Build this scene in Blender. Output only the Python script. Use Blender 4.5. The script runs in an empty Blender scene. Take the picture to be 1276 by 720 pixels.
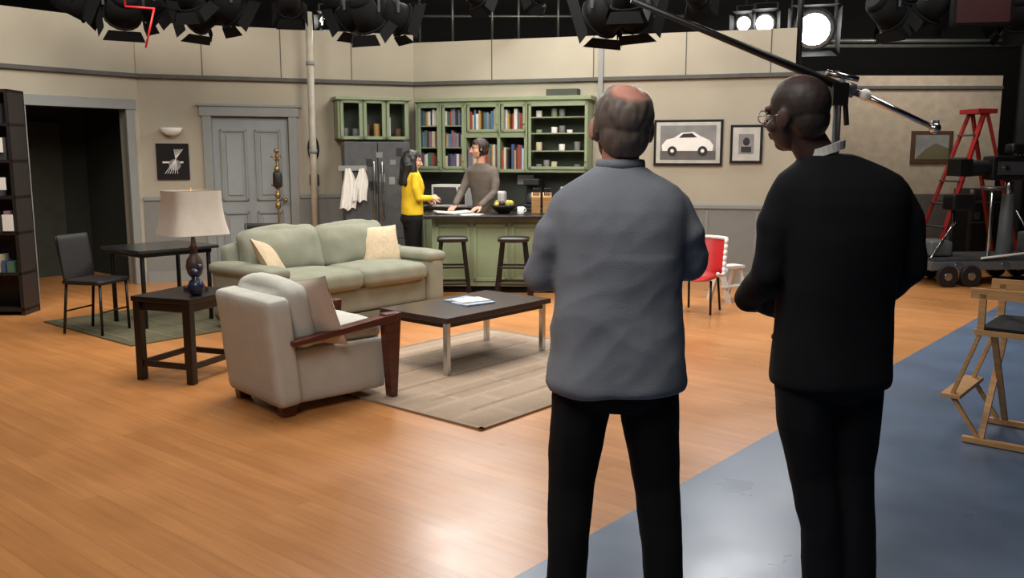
import bpy, bmesh, math, random
from mathutils import Vector, Matrix, Euler, noise
random.seed(7)
D2R=math.pi/180
S=bpy.context.scene
COL=S.collection

# ---------------------------------------------------------------- materials
def lin(c):
    return tuple(((x/255)/12.92 if x/255<=0.04045 else (((x/255)+0.055)/1.055)**2.4) for x in c)+(1,)
_m={}
def mat(name,rgb,rough=.6,metal=0,var=.12,scale=8,bump=0,bscale=60,emit=0,spec=None,stretch=(1,1,1)):
    if name in _m: return _m[name]
    m=bpy.data.materials.new(name); m.use_nodes=True
    nt=m.node_tree; N=nt.nodes; L=nt.links; p=N['Principled BSDF']
    c=lin(rgb)
    tc=N.new('ShaderNodeTexCoord'); mp=N.new('ShaderNodeMapping'); mp.inputs['Scale'].default_value=stretch
    L.new(tc.outputs['Object'],mp.inputs[0])
    nz=N.new('ShaderNodeTexNoise'); nz.inputs['Scale'].default_value=scale; nz.inputs['Detail'].default_value=5
    L.new(mp.outputs[0],nz.inputs['Vector'])
    cr=N.new('ShaderNodeValToRGB'); cr.color_ramp.elements[0].position=.3; cr.color_ramp.elements[1].position=.7
    cr.color_ramp.elements[0].color=tuple(x*(1-var) for x in c[:3])+(1,)
    cr.color_ramp.elements[1].color=tuple(min(1,x*(1+var)) for x in c[:3])+(1,)
    L.new(nz.outputs[0],cr.inputs[0]); L.new(cr.outputs[0],p.inputs['Base Color'])
    p.inputs['Roughness'].default_value=rough; p.inputs['Metallic'].default_value=metal
    if spec is not None: p.inputs['Specular IOR Level'].default_value=spec
    if bump:
        n2=N.new('ShaderNodeTexNoise'); n2.inputs['Scale'].default_value=bscale; n2.inputs['Detail'].default_value=3
        L.new(mp.outputs[0],n2.inputs['Vector'])
        b=N.new('ShaderNodeBump'); b.inputs['Strength'].default_value=bump; b.inputs['Distance'].default_value=.01
        L.new(n2.outputs[0],b.inputs['Height']); L.new(b.outputs[0],p.inputs['Normal'])
    if emit:
        p.inputs['Emission Color'].default_value=c; p.inputs['Emission Strength'].default_value=emit
    _m[name]=m; return m

def brickmat(name,c1,c2,mortar,w,h,rot,rough,ms=.004,vs=3,offset=.5,rough_var=.15,bump=0.1,grain=(2,30,1),lo=.78,hi=1.18):
    m=bpy.data.materials.new(name); m.use_nodes=True
    nt=m.node_tree; N=nt.nodes; L=nt.links; p=N['Principled BSDF']
    tc=N.new('ShaderNodeTexCoord'); mp=N.new('ShaderNodeMapping'); mp.inputs['Rotation'].default_value=(0,0,rot)
    L.new(tc.outputs['Object'],mp.inputs[0])
    br=N.new('ShaderNodeTexBrick'); br.inputs['Scale'].default_value=1
    br.inputs['Color1'].default_value=lin(c1); br.inputs['Color2'].default_value=lin(c2); br.inputs['Mortar'].default_value=lin(mortar)
    br.inputs['Mortar Size'].default_value=ms; br.inputs['Brick Width'].default_value=w; br.inputs['Row Height'].default_value=h
    br.inputs['Mortar Smooth'].default_value=.3; br.offset=offset
    L.new(mp.outputs[0],br.inputs['Vector'])
    mp2=N.new('ShaderNodeMapping'); mp2.inputs['Scale'].default_value=grain
    L.new(mp.outputs[0],mp2.inputs[0])
    nz=N.new('ShaderNodeTexNoise'); nz.inputs['Scale'].default_value=1; nz.inputs['Detail'].default_value=6
    L.new(mp2.outputs[0],nz.inputs['Vector'])
    n3=N.new('ShaderNodeTexNoise'); n3.inputs['Scale'].default_value=vs*.3; n3.inputs['Detail'].default_value=4
    L.new(tc.outputs['Object'],n3.inputs['Vector'])
    ad=N.new('ShaderNodeMath'); ad.operation='ADD'; L.new(nz.outputs[0],ad.inputs[0]); L.new(n3.outputs[0],ad.inputs[1])
    mr=N.new('ShaderNodeMapRange'); mr.inputs['From Min'].default_value=.6; mr.inputs['From Max'].default_value=1.4
    mr.inputs['To Min'].default_value=lo; mr.inputs['To Max'].default_value=hi
    L.new(ad.outputs[0],mr.inputs[0])
    mx=N.new('ShaderNodeVectorMath'); mx.operation='SCALE'; L.new(br.outputs['Color'],mx.inputs[0]); L.new(mr.outputs[0],mx.inputs['Scale'])
    L.new(mx.outputs[0],p.inputs['Base Color'])
    r2=N.new('ShaderNodeMapRange'); r2.inputs['From Min'].default_value=.3; r2.inputs['From Max'].default_value=.7
    r2.inputs['To Min'].default_value=rough-rough_var; r2.inputs['To Max'].default_value=rough+rough_var
    L.new(n3.outputs[0],r2.inputs[0]); L.new(r2.outputs[0],p.inputs['Roughness'])
    if bump:
        b=N.new('ShaderNodeBump'); b.inputs['Strength'].default_value=bump; b.inputs['Distance'].default_value=.004
        L.new(nz.outputs[0],b.inputs['Height']); L.new(b.outputs[0],p.inputs['Normal'])
    _m[name]=m; return m

def colattr_mat(name,rough=.5):
    m=bpy.data.materials.new(name); m.use_nodes=True
    N=m.node_tree.nodes; L=m.node_tree.links; p=N['Principled BSDF']
    a=N.new('ShaderNodeAttribute'); a.attribute_name='Col'
    nz=N.new('ShaderNodeTexNoise'); nz.inputs['Scale'].default_value=90; nz.inputs['Detail'].default_value=4
    tc=N.new('ShaderNodeTexCoord'); L.new(tc.outputs['Object'],nz.inputs['Vector'])
    mr=N.new('ShaderNodeMapRange'); mr.inputs['To Min'].default_value=.87; mr.inputs['To Max'].default_value=1.13
    L.new(nz.outputs[0],mr.inputs[0])
    mx=N.new('ShaderNodeVectorMath'); mx.operation='SCALE'; L.new(a.outputs['Color'],mx.inputs[0]); L.new(mr.outputs[0],mx.inputs['Scale'])
    L.new(mx.outputs[0],p.inputs['Base Color']); p.inputs['Roughness'].default_value=rough
    return m

# ---------------------------------------------------------------- builder
class B:
    def __init__(s): s.bm=bmesh.new(); s.mats=[]
    def mi(s,m):
        if m not in s.mats: s.mats.append(m)
        return s.mats.index(m)
    def _fin(s,verts,m,smooth):
        i=s.mi(m); fs=set()
        for v in verts:
            for f in v.link_faces: fs.add(f)
        for f in fs: f.material_index=i; f.smooth=smooth
    def box(s,c,d,m,rot=(0,0,0)):
        M=Matrix.Translation(c)@Euler([a*D2R for a in rot]).to_matrix().to_4x4()@Matrix.Diagonal((d[0],d[1],d[2],1))
        r=bmesh.ops.create_cube(s.bm,size=1,matrix=M); s._fin(r['verts'],m,False)
    def bx(s,x0,x1,y0,y1,z0,z1,m): s.box(((x0+x1)/2,(y0+y1)/2,(z0+z1)/2),(x1-x0,y1-y0,z1-z0),m)
    def bar(s,p1,p2,w,h,m):
        p1=Vector(p1);p2=Vector(p2);d=p2-p1
        q=d.to_track_quat('Z','Y')
        M=Matrix.Translation((p1+p2)/2)@q.to_matrix().to_4x4()@Matrix.Diagonal((w,h,d.length,1))
        r=bmesh.ops.create_cube(s.bm,size=1,matrix=M); s._fin(r['verts'],m,False)
    def cyl(s,p1,p2,r,m,r2=None,n=16):
        p1=Vector(p1);p2=Vector(p2);d=p2-p1
        M=Matrix.Translation((p1+p2)/2)@d.to_track_quat('Z','Y').to_matrix().to_4x4()
        q=bmesh.ops.create_cone(s.bm,cap_ends=True,segments=n,radius1=r,radius2=r if r2 is None else r2,depth=d.length,matrix=M)
        s._fin(q['verts'],m,True)
        for v in q['verts']:
            for f in v.link_faces:
                if len(f.verts)>4: f.smooth=False
    def sph(s,c,r,m,rot=(0,0,0),n=16):
        if not hasattr(r,'__len__'): r=(r,r,r)
        M=Matrix.Translation(c)@Euler([a*D2R for a in rot]).to_matrix().to_4x4()@Matrix.Diagonal((r[0],r[1],r[2],1))
        q=bmesh.ops.create_uvsphere(s.bm,u_segments=n*2,v_segments=n,radius=1,matrix=M); s._fin(q['verts'],m,True)
    def lathe(s,prof,c,m,n=28,sy=1,cap=True):
        rings=[]
        for r,z in prof:
            rings.append([s.bm.verts.new((c[0]+max(r,.0005)*math.cos(2*math.pi*i/n),c[1]+sy*max(r,.0005)*math.sin(2*math.pi*i/n),c[2]+z)) for i in range(n)])
        for a,b in zip(rings,rings[1:]):
            for i in range(n): s.bm.faces.new((a[i],a[(i+1)%n],b[(i+1)%n],b[i]))
        if cap: s.bm.faces.new(rings[0][::-1]); s.bm.faces.new(rings[-1])
        s._fin([v for r in rings for v in r],m,True)
    def prism(s,pts,axis,a0,a1,m):
        def mk(p,a):
            return {'x':(a,p[0],p[1]),'y':(p[0],a,p[1]),'z':(p[0],p[1],a)}[axis]
        A=[s.bm.verts.new(mk(p,a0)) for p in pts]; Bv=[s.bm.verts.new(mk(p,a1)) for p in pts]
        n=len(pts); fs=[s.bm.faces.new(A),s.bm.faces.new(Bv[::-1])]
        for i in range(n): fs.append(s.bm.faces.new((A[i],Bv[i],Bv[(i+1)%n],A[(i+1)%n])))
        bmesh.ops.recalc_face_normals(s.bm,faces=fs)
        s._fin(A+Bv,m,False)
    def rbox(s,c,d,r,m,rot=(0,0,0),puff=(0,0,0),n=10,wr=0):
        h=Vector(d)/2; R=Euler([a*D2R for a in rot]).to_matrix(); c=Vector(c)
        N=n+1; dic={}
        def gv(i,j,k):
            if (i,j,k) in dic: return dic[(i,j,k)]
            p=Vector([math.copysign(abs(-1+2*t/N)**.7,-1+2*t/N) for t in (i,j,k)])
            q3=Vector((p.x*h.x,p.y*h.y,p.z*h.z))
            inn=Vector([max(-(h[a]-r),min(h[a]-r,q3[a])) for a in range(3)])
            df=q3-inn
            if df.length>1e-6: q3=inn+df.normalized()*min(r,max(abs(df.x),abs(df.y),abs(df.z)))
            for a in range(3):
                if puff[a]:
                    e,f=[(1-p[b_]**2) for b_ in range(3) if b_!=a]
                    q3[a]+=math.copysign(1,p[a])*puff[a]*e*f*abs(p[a])
            if wr: q3+=Vector((noise.noise(q3*7+c),noise.noise(q3*6+c*2),noise.noise(q3*8-c)))*wr
            v=s.bm.verts.new(R@q3+c); dic[(i,j,k)]=v; return v
        for a in range(N):
            for e in range(N):
                for k in (0,N):
                    F=[(gv(a,e,k),gv(a+1,e,k),gv(a+1,e+1,k),gv(a,e+1,k)),
                       (gv(a,k,e),gv(a,k,e+1),gv(a+1,k,e+1),gv(a+1,k,e)),
                       (gv(k,a,e),gv(k,a+1,e),gv(k,a+1,e+1),gv(k,a,e+1))]
                    for f in F: s.bm.faces.new(f if k==N else f[::-1])
        s._fin(list(dic.values()),m,True)
    def pillow(s,c,w,h,t,m,rot=(0,0,0),n=16):
        R=Euler([a*D2R for a in rot]).to_matrix(); c=Vector(c)
        for sg in (1,-1):
            g=[]
            for i in range(n+1):
                row=[]
                for j in range(n+1):
                    a=-1+2*i/n;b=-1+2*j/n
                    k=max(0,(1-abs(a)**2.4)*(1-abs(b)**2.4))**.55
                    pin=1-.07*(1-abs(b)**2)*abs(a)**3; pin2=1-.07*(1-abs(a)**2)*abs(b)**3
                    p=Vector((a*w/2*pin,sg*(t/2*k+.002),b*h/2*pin2))
                    p.y+=noise.noise(p*9+c)*.008*k*sg
                    row.append(s.bm.verts.new(R@p+c))
                g.append(row)
            for i in range(n):
                for j in range(n):
                    f=(g[i][j],g[i+1][j],g[i+1][j+1],g[i][j+1]); s.bm.faces.new(f if sg<0 else f[::-1])
            s._fin([v for r in g for v in r],m,True)
    def done(s,name,loc=(0,0,0),rz=0,bevel=0,parent=None,rot=None):
        me=bpy.data.meshes.new(name); s.bm.to_mesh(me); s.bm.free()
        for m in s.mats: me.materials.append(m)
        o=bpy.data.objects.new(name,me); COL.objects.link(o)
        o.location=loc; o.rotation_euler=rot if rot else (0,0,rz*D2R)
        if bevel:
            b=o.modifiers.new('bevel','BEVEL'); b.width=bevel; b.segments=2; b.limit_method='ANGLE'; b.angle_limit=50*D2R
        if parent: o.parent=parent
        return o

# ---------------------------------------------------------------- palette
WALL=mat('wall_paint',(163,156,139),.8,var=.05,scale=1.5,bump=.1,bscale=120)
WALLUP=mat('wall_paint_upper',(166,159,142),.8,var=.07,scale=1.2)
WAINS=mat('wainscot_grey',(119,119,116),.6,var=.05)
TRIMG=mat('trim_grey',(128,131,128),.5,var=.04)
RAIL=mat('rail_dark',(74,72,68),.6)
DOORG=mat('door_grey',(134,140,142),.5,var=.04)
BLACK=mat('stage_black',(12,13,13),.9)
BLKMET=mat('black_metal',(20,20,21),.45,metal=.3)
FIXB=mat('fixture_black',(7,7,8),.9,var=.1,spec=.15)
FIXG=mat('fixture_grey',(40,42,44),.7,var=.15,spec=.3)
GREENC=mat('cabinet_green',(130,143,112),.5,var=.06)
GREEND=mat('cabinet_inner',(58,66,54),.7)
DARKTOP=mat('dark_counter',(38,32,30),.3)
SOFA=mat('sofa_sage_fabric',(127,129,113),.9,var=.10,scale=6,bump=.25,bscale=250)
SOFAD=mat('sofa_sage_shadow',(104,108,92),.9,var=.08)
CREAM=mat('cream_fabric',(190,190,182),.9,var=.05,bump=.2,bscale=250)
BEIGE=mat('beige_pillow',(188,170,142),.9,var=.1,scale=30,bump=.3,bscale=200)
WHITEP=mat('white_pillow',(186,172,158),.9,var=.06)
REDWOOD=mat('redwood',(84,40,28),.35,var=.3,scale=5,stretch=(1,1,6))
ESP=mat('espresso_wood',(26,20,19),.35,var=.2)
CHROME=mat('chrome',(190,190,190),.2,metal=1,var=.02)
STEEL=mat('steel_dark',(95,97,100),.35,metal=.6,var=.1)
WOODL=mat('light_wood',(190,146,96),.5,var=.18,scale=6,stretch=(1,8,8))
WHITE=mat('white_plastic',(215,214,210),.5,var=.03)
PAPER=mat('paper_white',(222,220,214),.8,var=.04)
RED=mat('red_paint',(180,30,34),.45,var=.08)
LRED=mat('ladder_red',(146,30,30),.5,var=.1)
BRASS=mat('brass',(150,124,76),.4,metal=.8)
BLUEV=mat('vase_blue_ceramic',(40,43,62),.25,var=.4,scale=25)
SHADE=mat('lampshade_linen',(206,197,184),.9,var=.04,scale=20)
BOOKS=[mat('book_%d'%i,c,.7,var=.1) for i,c in enumerate([(150,60,50),(60,80,120),(190,180,150),(70,100,80),(180,140,80),(40,40,50),(120,120,130),(130,96,108),(205,205,200),(90,60,45),(70,110,150)])]
EMIT=mat('lamp_lens_lit',(255,252,246),.4,emit=30)

# ---------------------------------------------------------------- floor
wood=brickmat('floor_wood_planks',(193,132,77),(181,121,68),(150,100,56),1.6,.085,40*D2R,.33,ms=.0012,vs=3,rough_var=.09)
b=B(); b.bx(-10,10,-2.5,16.5,-.1,0,wood); b.done('floor')
bluem=brickmat('floor_blue_paint',(93,110,134),(89,106,131),(89,106,131),3,3,0,.32,ms=.0,vs=5,rough_var=.07,grain=(3,3,3),bump=.10,lo=.88,hi=1.1)
b=B()
u=Vector((.643,.766)); q0=Vector((.36,3.54))
b.prism([(-3.0,-.46),(q0.x+u.x*8,q0.y+u.y*8),(9.9,9.67),(9.9,-2.4),(-3.0,-2.4)],'z',.0005,.004,bluem); b.done('floor_blue_painted_strip')

b=B(); b.bx(-10,10,16.4,16.5,0,5,BLACK); b.done('wall_back_stage')
b=B(); b.bx(-10,-9.9,-2.5,16.5,0,5,BLACK); b.done('wall_left_stage')
b=B(); b.bx(9.9,10,-2.5,16.5,0,5,BLACK); b.done('wall_right_stage')
b=B(); b.bx(-10,10,-2.6,-2.5,0,5,mat('stage_front_grey',(80,78,74),.9)); b.done('wall_front_stage')
b=B(); b.bx(-10,10,-2.5,16.5,5,5.1,BLACK); b.done('ceiling')

# ---------------------------------------------------------------- set walls
def rail(name,L,z,h,d,m,loc,rz,u0=0):
    b=B(); b.bx(u0,L,-d,0,z,z+h,m); b.done(name,loc,rz,bevel=.006)
H=3.16; H3=3.06; T=.12
A0=(-6.53,8.48,0); Bp=(-4.54,10.98,0); Dp=(-1.32,12.2,0)
R1=51.5; R2=20.75; R3=-16.7
L1=3.2; L2=3.44; L3=5.39; L3u=4.89
b=B(); o0,o1,oh=1.87,3.02,2.12
b.bx(0,o0,0,T,0,H,WALL); b.bx(o1,L1+.02,0,T,0,H,WALL); b.bx(o0,o1,0,T,oh,H,WALL)
b.bx(0,o0,-.02,0,0,1.0,WAINS); b.done('wall_left',A0,R1)
b=B()
for x in (o0-.1,o1): b.bx(x,x+.1,-.035,T+.02,0,oh+.1,TRIMG)
b.bx(o0-.12,o1+.12,-.045,T+.02,oh,oh+.12,TRIMG); b.done('trim_1',A0,R1,bevel=.006)
rail('trim_2',L1,2.5,.05,.05,RAIL,A0,R1)
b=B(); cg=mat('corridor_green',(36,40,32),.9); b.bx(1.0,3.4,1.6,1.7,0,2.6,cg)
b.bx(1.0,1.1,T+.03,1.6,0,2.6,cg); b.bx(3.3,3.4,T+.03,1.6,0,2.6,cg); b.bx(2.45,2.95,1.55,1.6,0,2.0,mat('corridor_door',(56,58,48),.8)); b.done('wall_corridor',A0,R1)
dc=1.30
b=B(); dw=.47; dh=2.06
b.bx(0,dc-dw,0,T,0,H,WALL); b.bx(dc+dw,L2,0,T,0,H,WALL); b.bx(dc-dw,dc+dw,0,T,dh,H,WALL)
b.bx(.0,dc-dw-.1,-.02,0,0,1.02,WAINS); b.bx(dc+dw+.1,L2,-.02,0,0,1.02,WAINS)
b.bx(.0,L2,-.012,0,2.55,H,WALLUP)
for x in (.75,1.7,2.6): b.bx(x,x+.012,-.016,0,2.55,H,RAIL)
b.done('wall_back_left',Bp,R2)
b=B()
for x in (dc-dw-.11,dc+dw): b.bx(x,x+.11,-.035,T,0,dh+.02,TRIMG)
b.bx(dc-dw-.14,dc+dw+.14,-.045,T,dh,dh+.12,TRIMG); b.bx(dc-dw-.17,dc+dw+.17,-.06,0,dh+.12,dh+.15,TRIMG)
b.done('trim_4',Bp,R2,bevel=.006)
b=B(); b.bx(dc-dw+.003,dc+dw-.003,.03,.075,.01,dh-.003,DOORG)
for (x0,x1,z0,z1) in ((-.37,-.05,1.0,1.9),(.05,.37,1.0,1.9),(-.37,-.05,.2,.86),(.05,.37,.2,.86)):
    for a in ((x0,x0+.03,z0,z1),(x1-.03,x1,z0,z1),(x0,x1,z0,z0+.03),(x0,x1,z1-.03,z1)):
        b.bx(dc+a[0],dc+a[1],.008,.03,a[2],a[3],TRIMG)
    b.bx(dc+x0+.07,dc+x1-.07,.016,.03,z0+.07,z1-.07,DOORG)
b.cyl((dc+.40,.03,1.0),(dc+.40,-.03,1.0),.012,BRASS); b.sph((dc+.40,-.04,1.0),.028,BRASS)
b.done('door_1',Bp,R2,bevel=.004)
rail('trim_5',L2,2.5,.05,.05,RAIL,Bp,R2)
b=B(); b.bx(0,dc-dw-.12,-.04,0,1.02,1.07,TRIMG); b.bx(dc+dw+.12,L2,-.04,0,1.02,1.07,TRIMG); b.done('trim_6',Bp,R2,bevel=.006)
b=B(); b.bx(0,dc-dw-.12,-.035,-.02,0,.14,TRIMG); b.bx(dc+dw+.12,L2,-.035,-.02,0,.14,TRIMG); b.done('baseboard_back_left',Bp,R2)
b=B(); b.bx(0,L3,0,T,0,2.55,WALL); b.bx(0,L3u,0,T,2.55,H3,WALL); b.bx(0,L3u,-.012,0,2.55,H3,WALLUP)
for x in (1.1,2.45,3.6,4.6): b.bx(x,x+.012,-.016,0,2.55,H3,RAIL)
b.bx(2.9,L3,-.02,0,0,.92,WAINS)
for x in (3.3,3.9,4.5,5.1): b.bx(x,x+.03,-.03,-.02,.14,.9,TRIMG)
b.bx(.1,2.9,-.01,0,.92,1.36,mat('backsplash',(66,70,64),.4))
b.done('wall_back',Dp,R3)
rail('trim_7',L3,2.5,.05,.05,RAIL,Dp,R3)
b=B(); b.bx(2.9,L3,-.04,0,.92,.97,TRIMG); b.done('trim_8',Dp,R3,bevel=.006)
b=B(); b.bx(2.9,L3,-.04,-.02,0,.14,TRIMG); b.done('baseboard_back',Dp,R3)
b=B(); b.bx(2.53,2.59,-.08,-.055,2.3,3.04,TRIMG); b.bx(2.54,2.58,-.058,0,2.42,2.48,TRIMG); b.done('trim_9',Dp,R3)
b=B(); b.cyl((L3u+.03,.06,2.56),(L3u+.03,.06,4.25),.035,BLKMET); b.done('grid_hanger_post',Dp,R3)
b=B(); b.bx(3.2,7.3,13.5,13.62,0,2.75,mat('wall_paint_far',(156,144,126),.8)); b.bx(3.2,7.3,13.48,13.5,0,1.0,mat('wainscot_far',(80,76,70),.8)); b.done('wall_far_right')
rail('trim_10',7.3,2.55,.05,.04,RAIL,(0,13.5,0),0,u0=3.2)
b=B(); b.cyl((0,0,0),(0,0,3.35),.045,mat('conduit',(170,163,148),.5)); 
for z in (.5,1.6,2.7): b.cyl((0,0,z),(0,0,z+.05),.055,TRIMG)
b.done('support_column',(-2.55,11.50,0))

# ---------------------------------------------------------------- rugs
rugm=brickmat('rug_wool',(166,146,126),(160,140,121),(172,153,133),.55,.26,0,.95,ms=.03,vs=14,rough_var=.02,bump=.4,grain=(60,60,60),offset=.3,lo=.86,hi=1.12)
b=B(); b.rbox((1.15,1.0,.006),(2.3,2.0,.012),.005,rugm,n=4)
bd=mat('rug_border',(148,130,112),.95)
for (x0,x1,y0,y1) in ((.0,2.3,.0,.03),(.0,2.3,1.97,2.0),(0,.03,0,2),(2.27,2.3,0,2)): b.bx(x0,x1,y0,y1,.001,.0135,bd)
for k in range(5): b.bx(.25,2.05,.3+.34*k,.33+.34*k,.002,.0128,bd)
b.done('area_rug',(-.175,4.92,0),50)
b=B(); rg=mat('rug_green_grey',(88,84,62),.95,var=.2,scale=20,bump=.3); b.rbox((.75,.85,.006),(1.5,1.7,.012),.005,rg,n=4); 
for i in range(5): b.bx(.1+i*.3,.12+i*.3,.02,1.68,.002,.0128,mat('rug_line',(108,102,78),.95))
b.done('dining_rug',(-3.16,7.21,0),50)

# ---------------------------------------------------------------- sofa
def sofa():
    b=B(); Ln=2.16; hw=(Ln-.5)/4
    b.rbox((0,.02,.22),(Ln-.1,.86,.26),.04,SOFA,n=6)
    for s in (-1,1):
        b.rbox((s*(Ln/2-.12),-.02,.32),(.22,.92,.50),.07,SOFA,puff=(.01,0,.02),wr=.004)
        b.rbox((s*(Ln/2-.12),-.02,.555),(.26,.94,.11),.05,SOFA,puff=(0,0,.015),wr=.004)
    b.rbox((0,.40,.44),(Ln-.3,.18,.66),.07,SOFA,rot=(-6,0,0),wr=.003)
    for s in (-1,1):
        b.rbox((s*hw,-.10,.42),(hw*2-.01,.78,.17),.06,SOFA,puff=(0,.0,.03),wr=.006)
        b.rbox((s*hw,.24,.665),(hw*2,.22,.46),.08,SOFA,rot=(-13,0,s*1),puff=(.02,.07,.03),wr=.018,n=14)
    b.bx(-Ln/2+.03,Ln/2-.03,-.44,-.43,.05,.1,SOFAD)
    for x in (-.96,.96):
        for y in (-.38,.38): b.cyl((x,y,.012),(x,y,.1),.03,ESP)
    b.pillow((.66,.06,.65),.46,.44,.15,BEIGE,rot=(-22,0,-14))
    b.pillow((-.76,-.08,.62),.52,.44,.14,BEIGE,rot=(-32,12,40))
    return b.done('sofa',(-1.74,8.56,0),50)
sofa()

# ---------------------------------------------------------------- armchair
def armchair():
    b=B()
    b.rbox((0,.0,.235),(.64,.74,.35),.035,CREAM,n=6,wr=.003)
    b.rbox((0,-.06,.45),(.58,.62,.12),.05,CREAM,puff=(0,0,.025),wr=.004)
    b.rbox((0,.37,.40),(.74,.16,.67),.04,CREAM,rot=(-6,0,0),wr=.003)
    b.rbox((0,.23,.60),(.66,.19,.42),.08,CREAM,rot=(-14,0,0),puff=(.01,.05,.03),wr=.008)
    b.pillow((-.20,.13,.60),.46,.46,.14,WHITEP,rot=(-16,8,22))
    for s in (-1,1):
        x=s*.365
        b.prism([(-.42,.565),(.34,.475),(.34,.445),(-.40,.51)],'x',x-.045,x+.045,REDWOOD)
        b.prism([(-.44,.565),(-.31,.565),(-.35,0.013),(-.40,.013)],'x',x-.035,x+.035,REDWOOD)
        b.prism([(.27,.08),(.39,.08),(.38,.001),(.30,.001)],'x',s*.29-.035,s*.29+.035,REDWOOD)
    b.done('armchair',(-1.31,5.66,0),132,bevel=.006)
armchair()

# ---------------------------------------------------------------- coffee table
b=B(); w,l=.70,1.2; CT=mat('coffee_table_top',(52,38,35),.28,var=.2)
b.bx(-l/2,l/2,-w/2,w/2,.395,.435,CT); b.bx(-l/2+.04,l/2-.04,-w/2+.04,w/2-.04,.355,.395,ESP)
for x in (-1,1):
    for y in (-1,1): b.bx(x*(l/2-.05)-.02,x*(l/2-.05)+.02,y*(w/2-.05)-.02,y*(w/2-.05)+.02,.012,.395,CHROME)
b.done('coffee_table',(-.34,6.80,0),50,bevel=.004)
b=B(); mg=mat('magazine_blue',(150,168,190),.4,var=.4,scale=9)
b.box((0,0,.006),(.28,.2,.012),mg); b.box((.03,.16,.006),(.27,.19,.012),mg,rot=(0,0,12)); b.box((0.02,.06,.017),(.25,.19,.008),PAPER,rot=(0,0,-8))
b.done('magazines',(-.30,6.78,.4355),40)

# ---------------------------------------------------------------- end table + lamp + vase
b=B(); w,l=.5,.56
b.bx(-w/2,w/2,-l/2,l/2,.565,.60,ESP); b.bx(-w/2+.03,w/2-.03,-l/2+.03,l/2-.03,.50,.565,ESP)
for x in (-1,1):
    for y in (-1,1): b.bx(x*(w/2-.035)-.027,x*(w/2-.035)+.027,y*(l/2-.035)-.027,y*(l/2-.035)+.027,0,.565,ESP)
for x in (-1,1): b.bx(x*(w/2-.035)-.015,x*(w/2-.035)+.015,-l/2+.05,l/2-.05,.10,.14,ESP)
for y in (-1,1): b.bx(-w/2+.05,w/2-.05,y*(l/2-.035)-.015,y*(l/2-.035)+.015,.10,.14,ESP)
b.done('end_table',(-2.33,6.28,0),-20,bevel=.004)
b=B(); lb=mat('lamp_base_bronze',(78,62,52),.45,var=.3)
b.box((0,0,.012),(.13,.13,.024),lb)
b.lathe([(.05,.024),(.055,.04),(.03,.06),(.025,.09),(.05,.12),(.062,.17),(.055,.22),(.03,.26),(.02,.29),(.035,.31),(.02,.33),(.012,.40),(.012,.46)],(0,0,0),lb)
n=10; rings=[]
for k in range(n+1):
    t=k/n; h=.41+.31*t; half=.215-.040*t-.012*math.sin(t*math.pi)
    ring=[]
    for i in range(64):
        a=2*math.pi*i/64+.001; ca,sa=math.cos(a),math.sin(a); f=(abs(ca)**6+abs(sa)**6)**(-1/6)
        rr=half*min(f,1.34)*(1+.010*math.cos(a*32))
        ring.append(b.bm.verts.new((ca*rr,sa*rr,h)))
    rings.append(ring)
for r0,r1 in zip(rings,rings[1:]):
    for i in range(64): b.bm.faces.new((r0[i],r0[(i+1)%64],r1[(i+1)%64],r1[i]))
b._fin([v for r in rings for v in r],SHADE,True)
for z,hf in ((.415,.21),(.715,.17)): b.cyl((-hf,0,z),(hf,0,z),.002,BRASS,n=6)
b.cyl((0,0,.45),(0,0,.74),.004,BRASS,n=8)
b.sph((0,0,.53),.035,WHITE)
b.done('table_lamp',(-2.30,6.38,.60),42)
b=B(); b.lathe([(.03,0),(.05,.02),(.06,.06),(.045,.10),(.02,.12),(.026,.15)],(0,0,0),BLUEV); b.sph((.0,0,.16),(.04,.04,.03),BLUEV); b.sph((.03,.0,.19),(.02,.02,.03),BLUEV); b.done('blue_vase',(-2.21,6.14,.60))

# ---------------------------------------------------------------- dining
b=B(); b.bx(-.40,.40,-.36,.36,.70,.73,mat('dining_top',(36,38,40),.2)); b.bx(-.35,.35,-.31,.31,.66,.70,ESP)
for x in (-1,1):
    for y in (-1,1): b.cyl((x*.33,y*.28,.013),(x*.33,y*.28,.67),.02,BLKMET)
b.done('dining_table',(-3.33,8.36,0),50,bevel=.004)
def dchair(name,loc,rz):
    b=B(); LE=mat('chair_leather',(22,18,18),.6)
    b.rbox((0,0,.46),(.40,.40,.05),.022,LE,n=5)
    b.rbox((0,.20,.66),(.38,.03,.42),.014,LE,rot=(-7,0,0),n=6)
    for x in (-.18,.18):
        b.cyl((x,-.17,.0),(x*.95,-.17,.44),.012,BLKMET); b.cyl((x,.22,.0),(x*.95,.17,.46),.012,BLKMET); b.cyl((x*.95,.17,.44),(x*.95,.25,.86),.012,BLKMET)
    b.cyl((-.18,-.17,.2),(.18,-.17,.2),.008,BLKMET); b.cyl((-.18,.20,.2),(.18,.20,.2),.008,BLKMET)
    b.done(name,loc,rz)
dchair('dining_chair',(-3.70,7.82,.013),76); dchair('dining_chair.001',(-2.66,9.55,0),-170)
b=B(); DK=mat('bookcase_dark',(32,26,24),.5)
W=.9; b.bx(0,W,.30,.32,0,2.2,DK)
for x in (0,W-.035): b.bx(x,x+.035,0,.32,0,2.2,DK)
for z in (.04,.4,.8,1.15,1.5,1.85,2.17): b.bx(0,W,0,.32,z,z+.03,DK)
for z,h in ((.43,.2),(.83,.22),(1.18,.24),(1.53,.24),(1.88,.2)):
    x=.06
    while x<W-.1:
        t=random.uniform(.03,.12)
        if random.random()<.85: b.bx(x,min(x+t*.8,W-.04),.01,.2,z,z+h*random.uniform(.5,.95),random.choice(BOOKS+[PAPER,STEEL]))
        x+=t+.01
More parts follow.
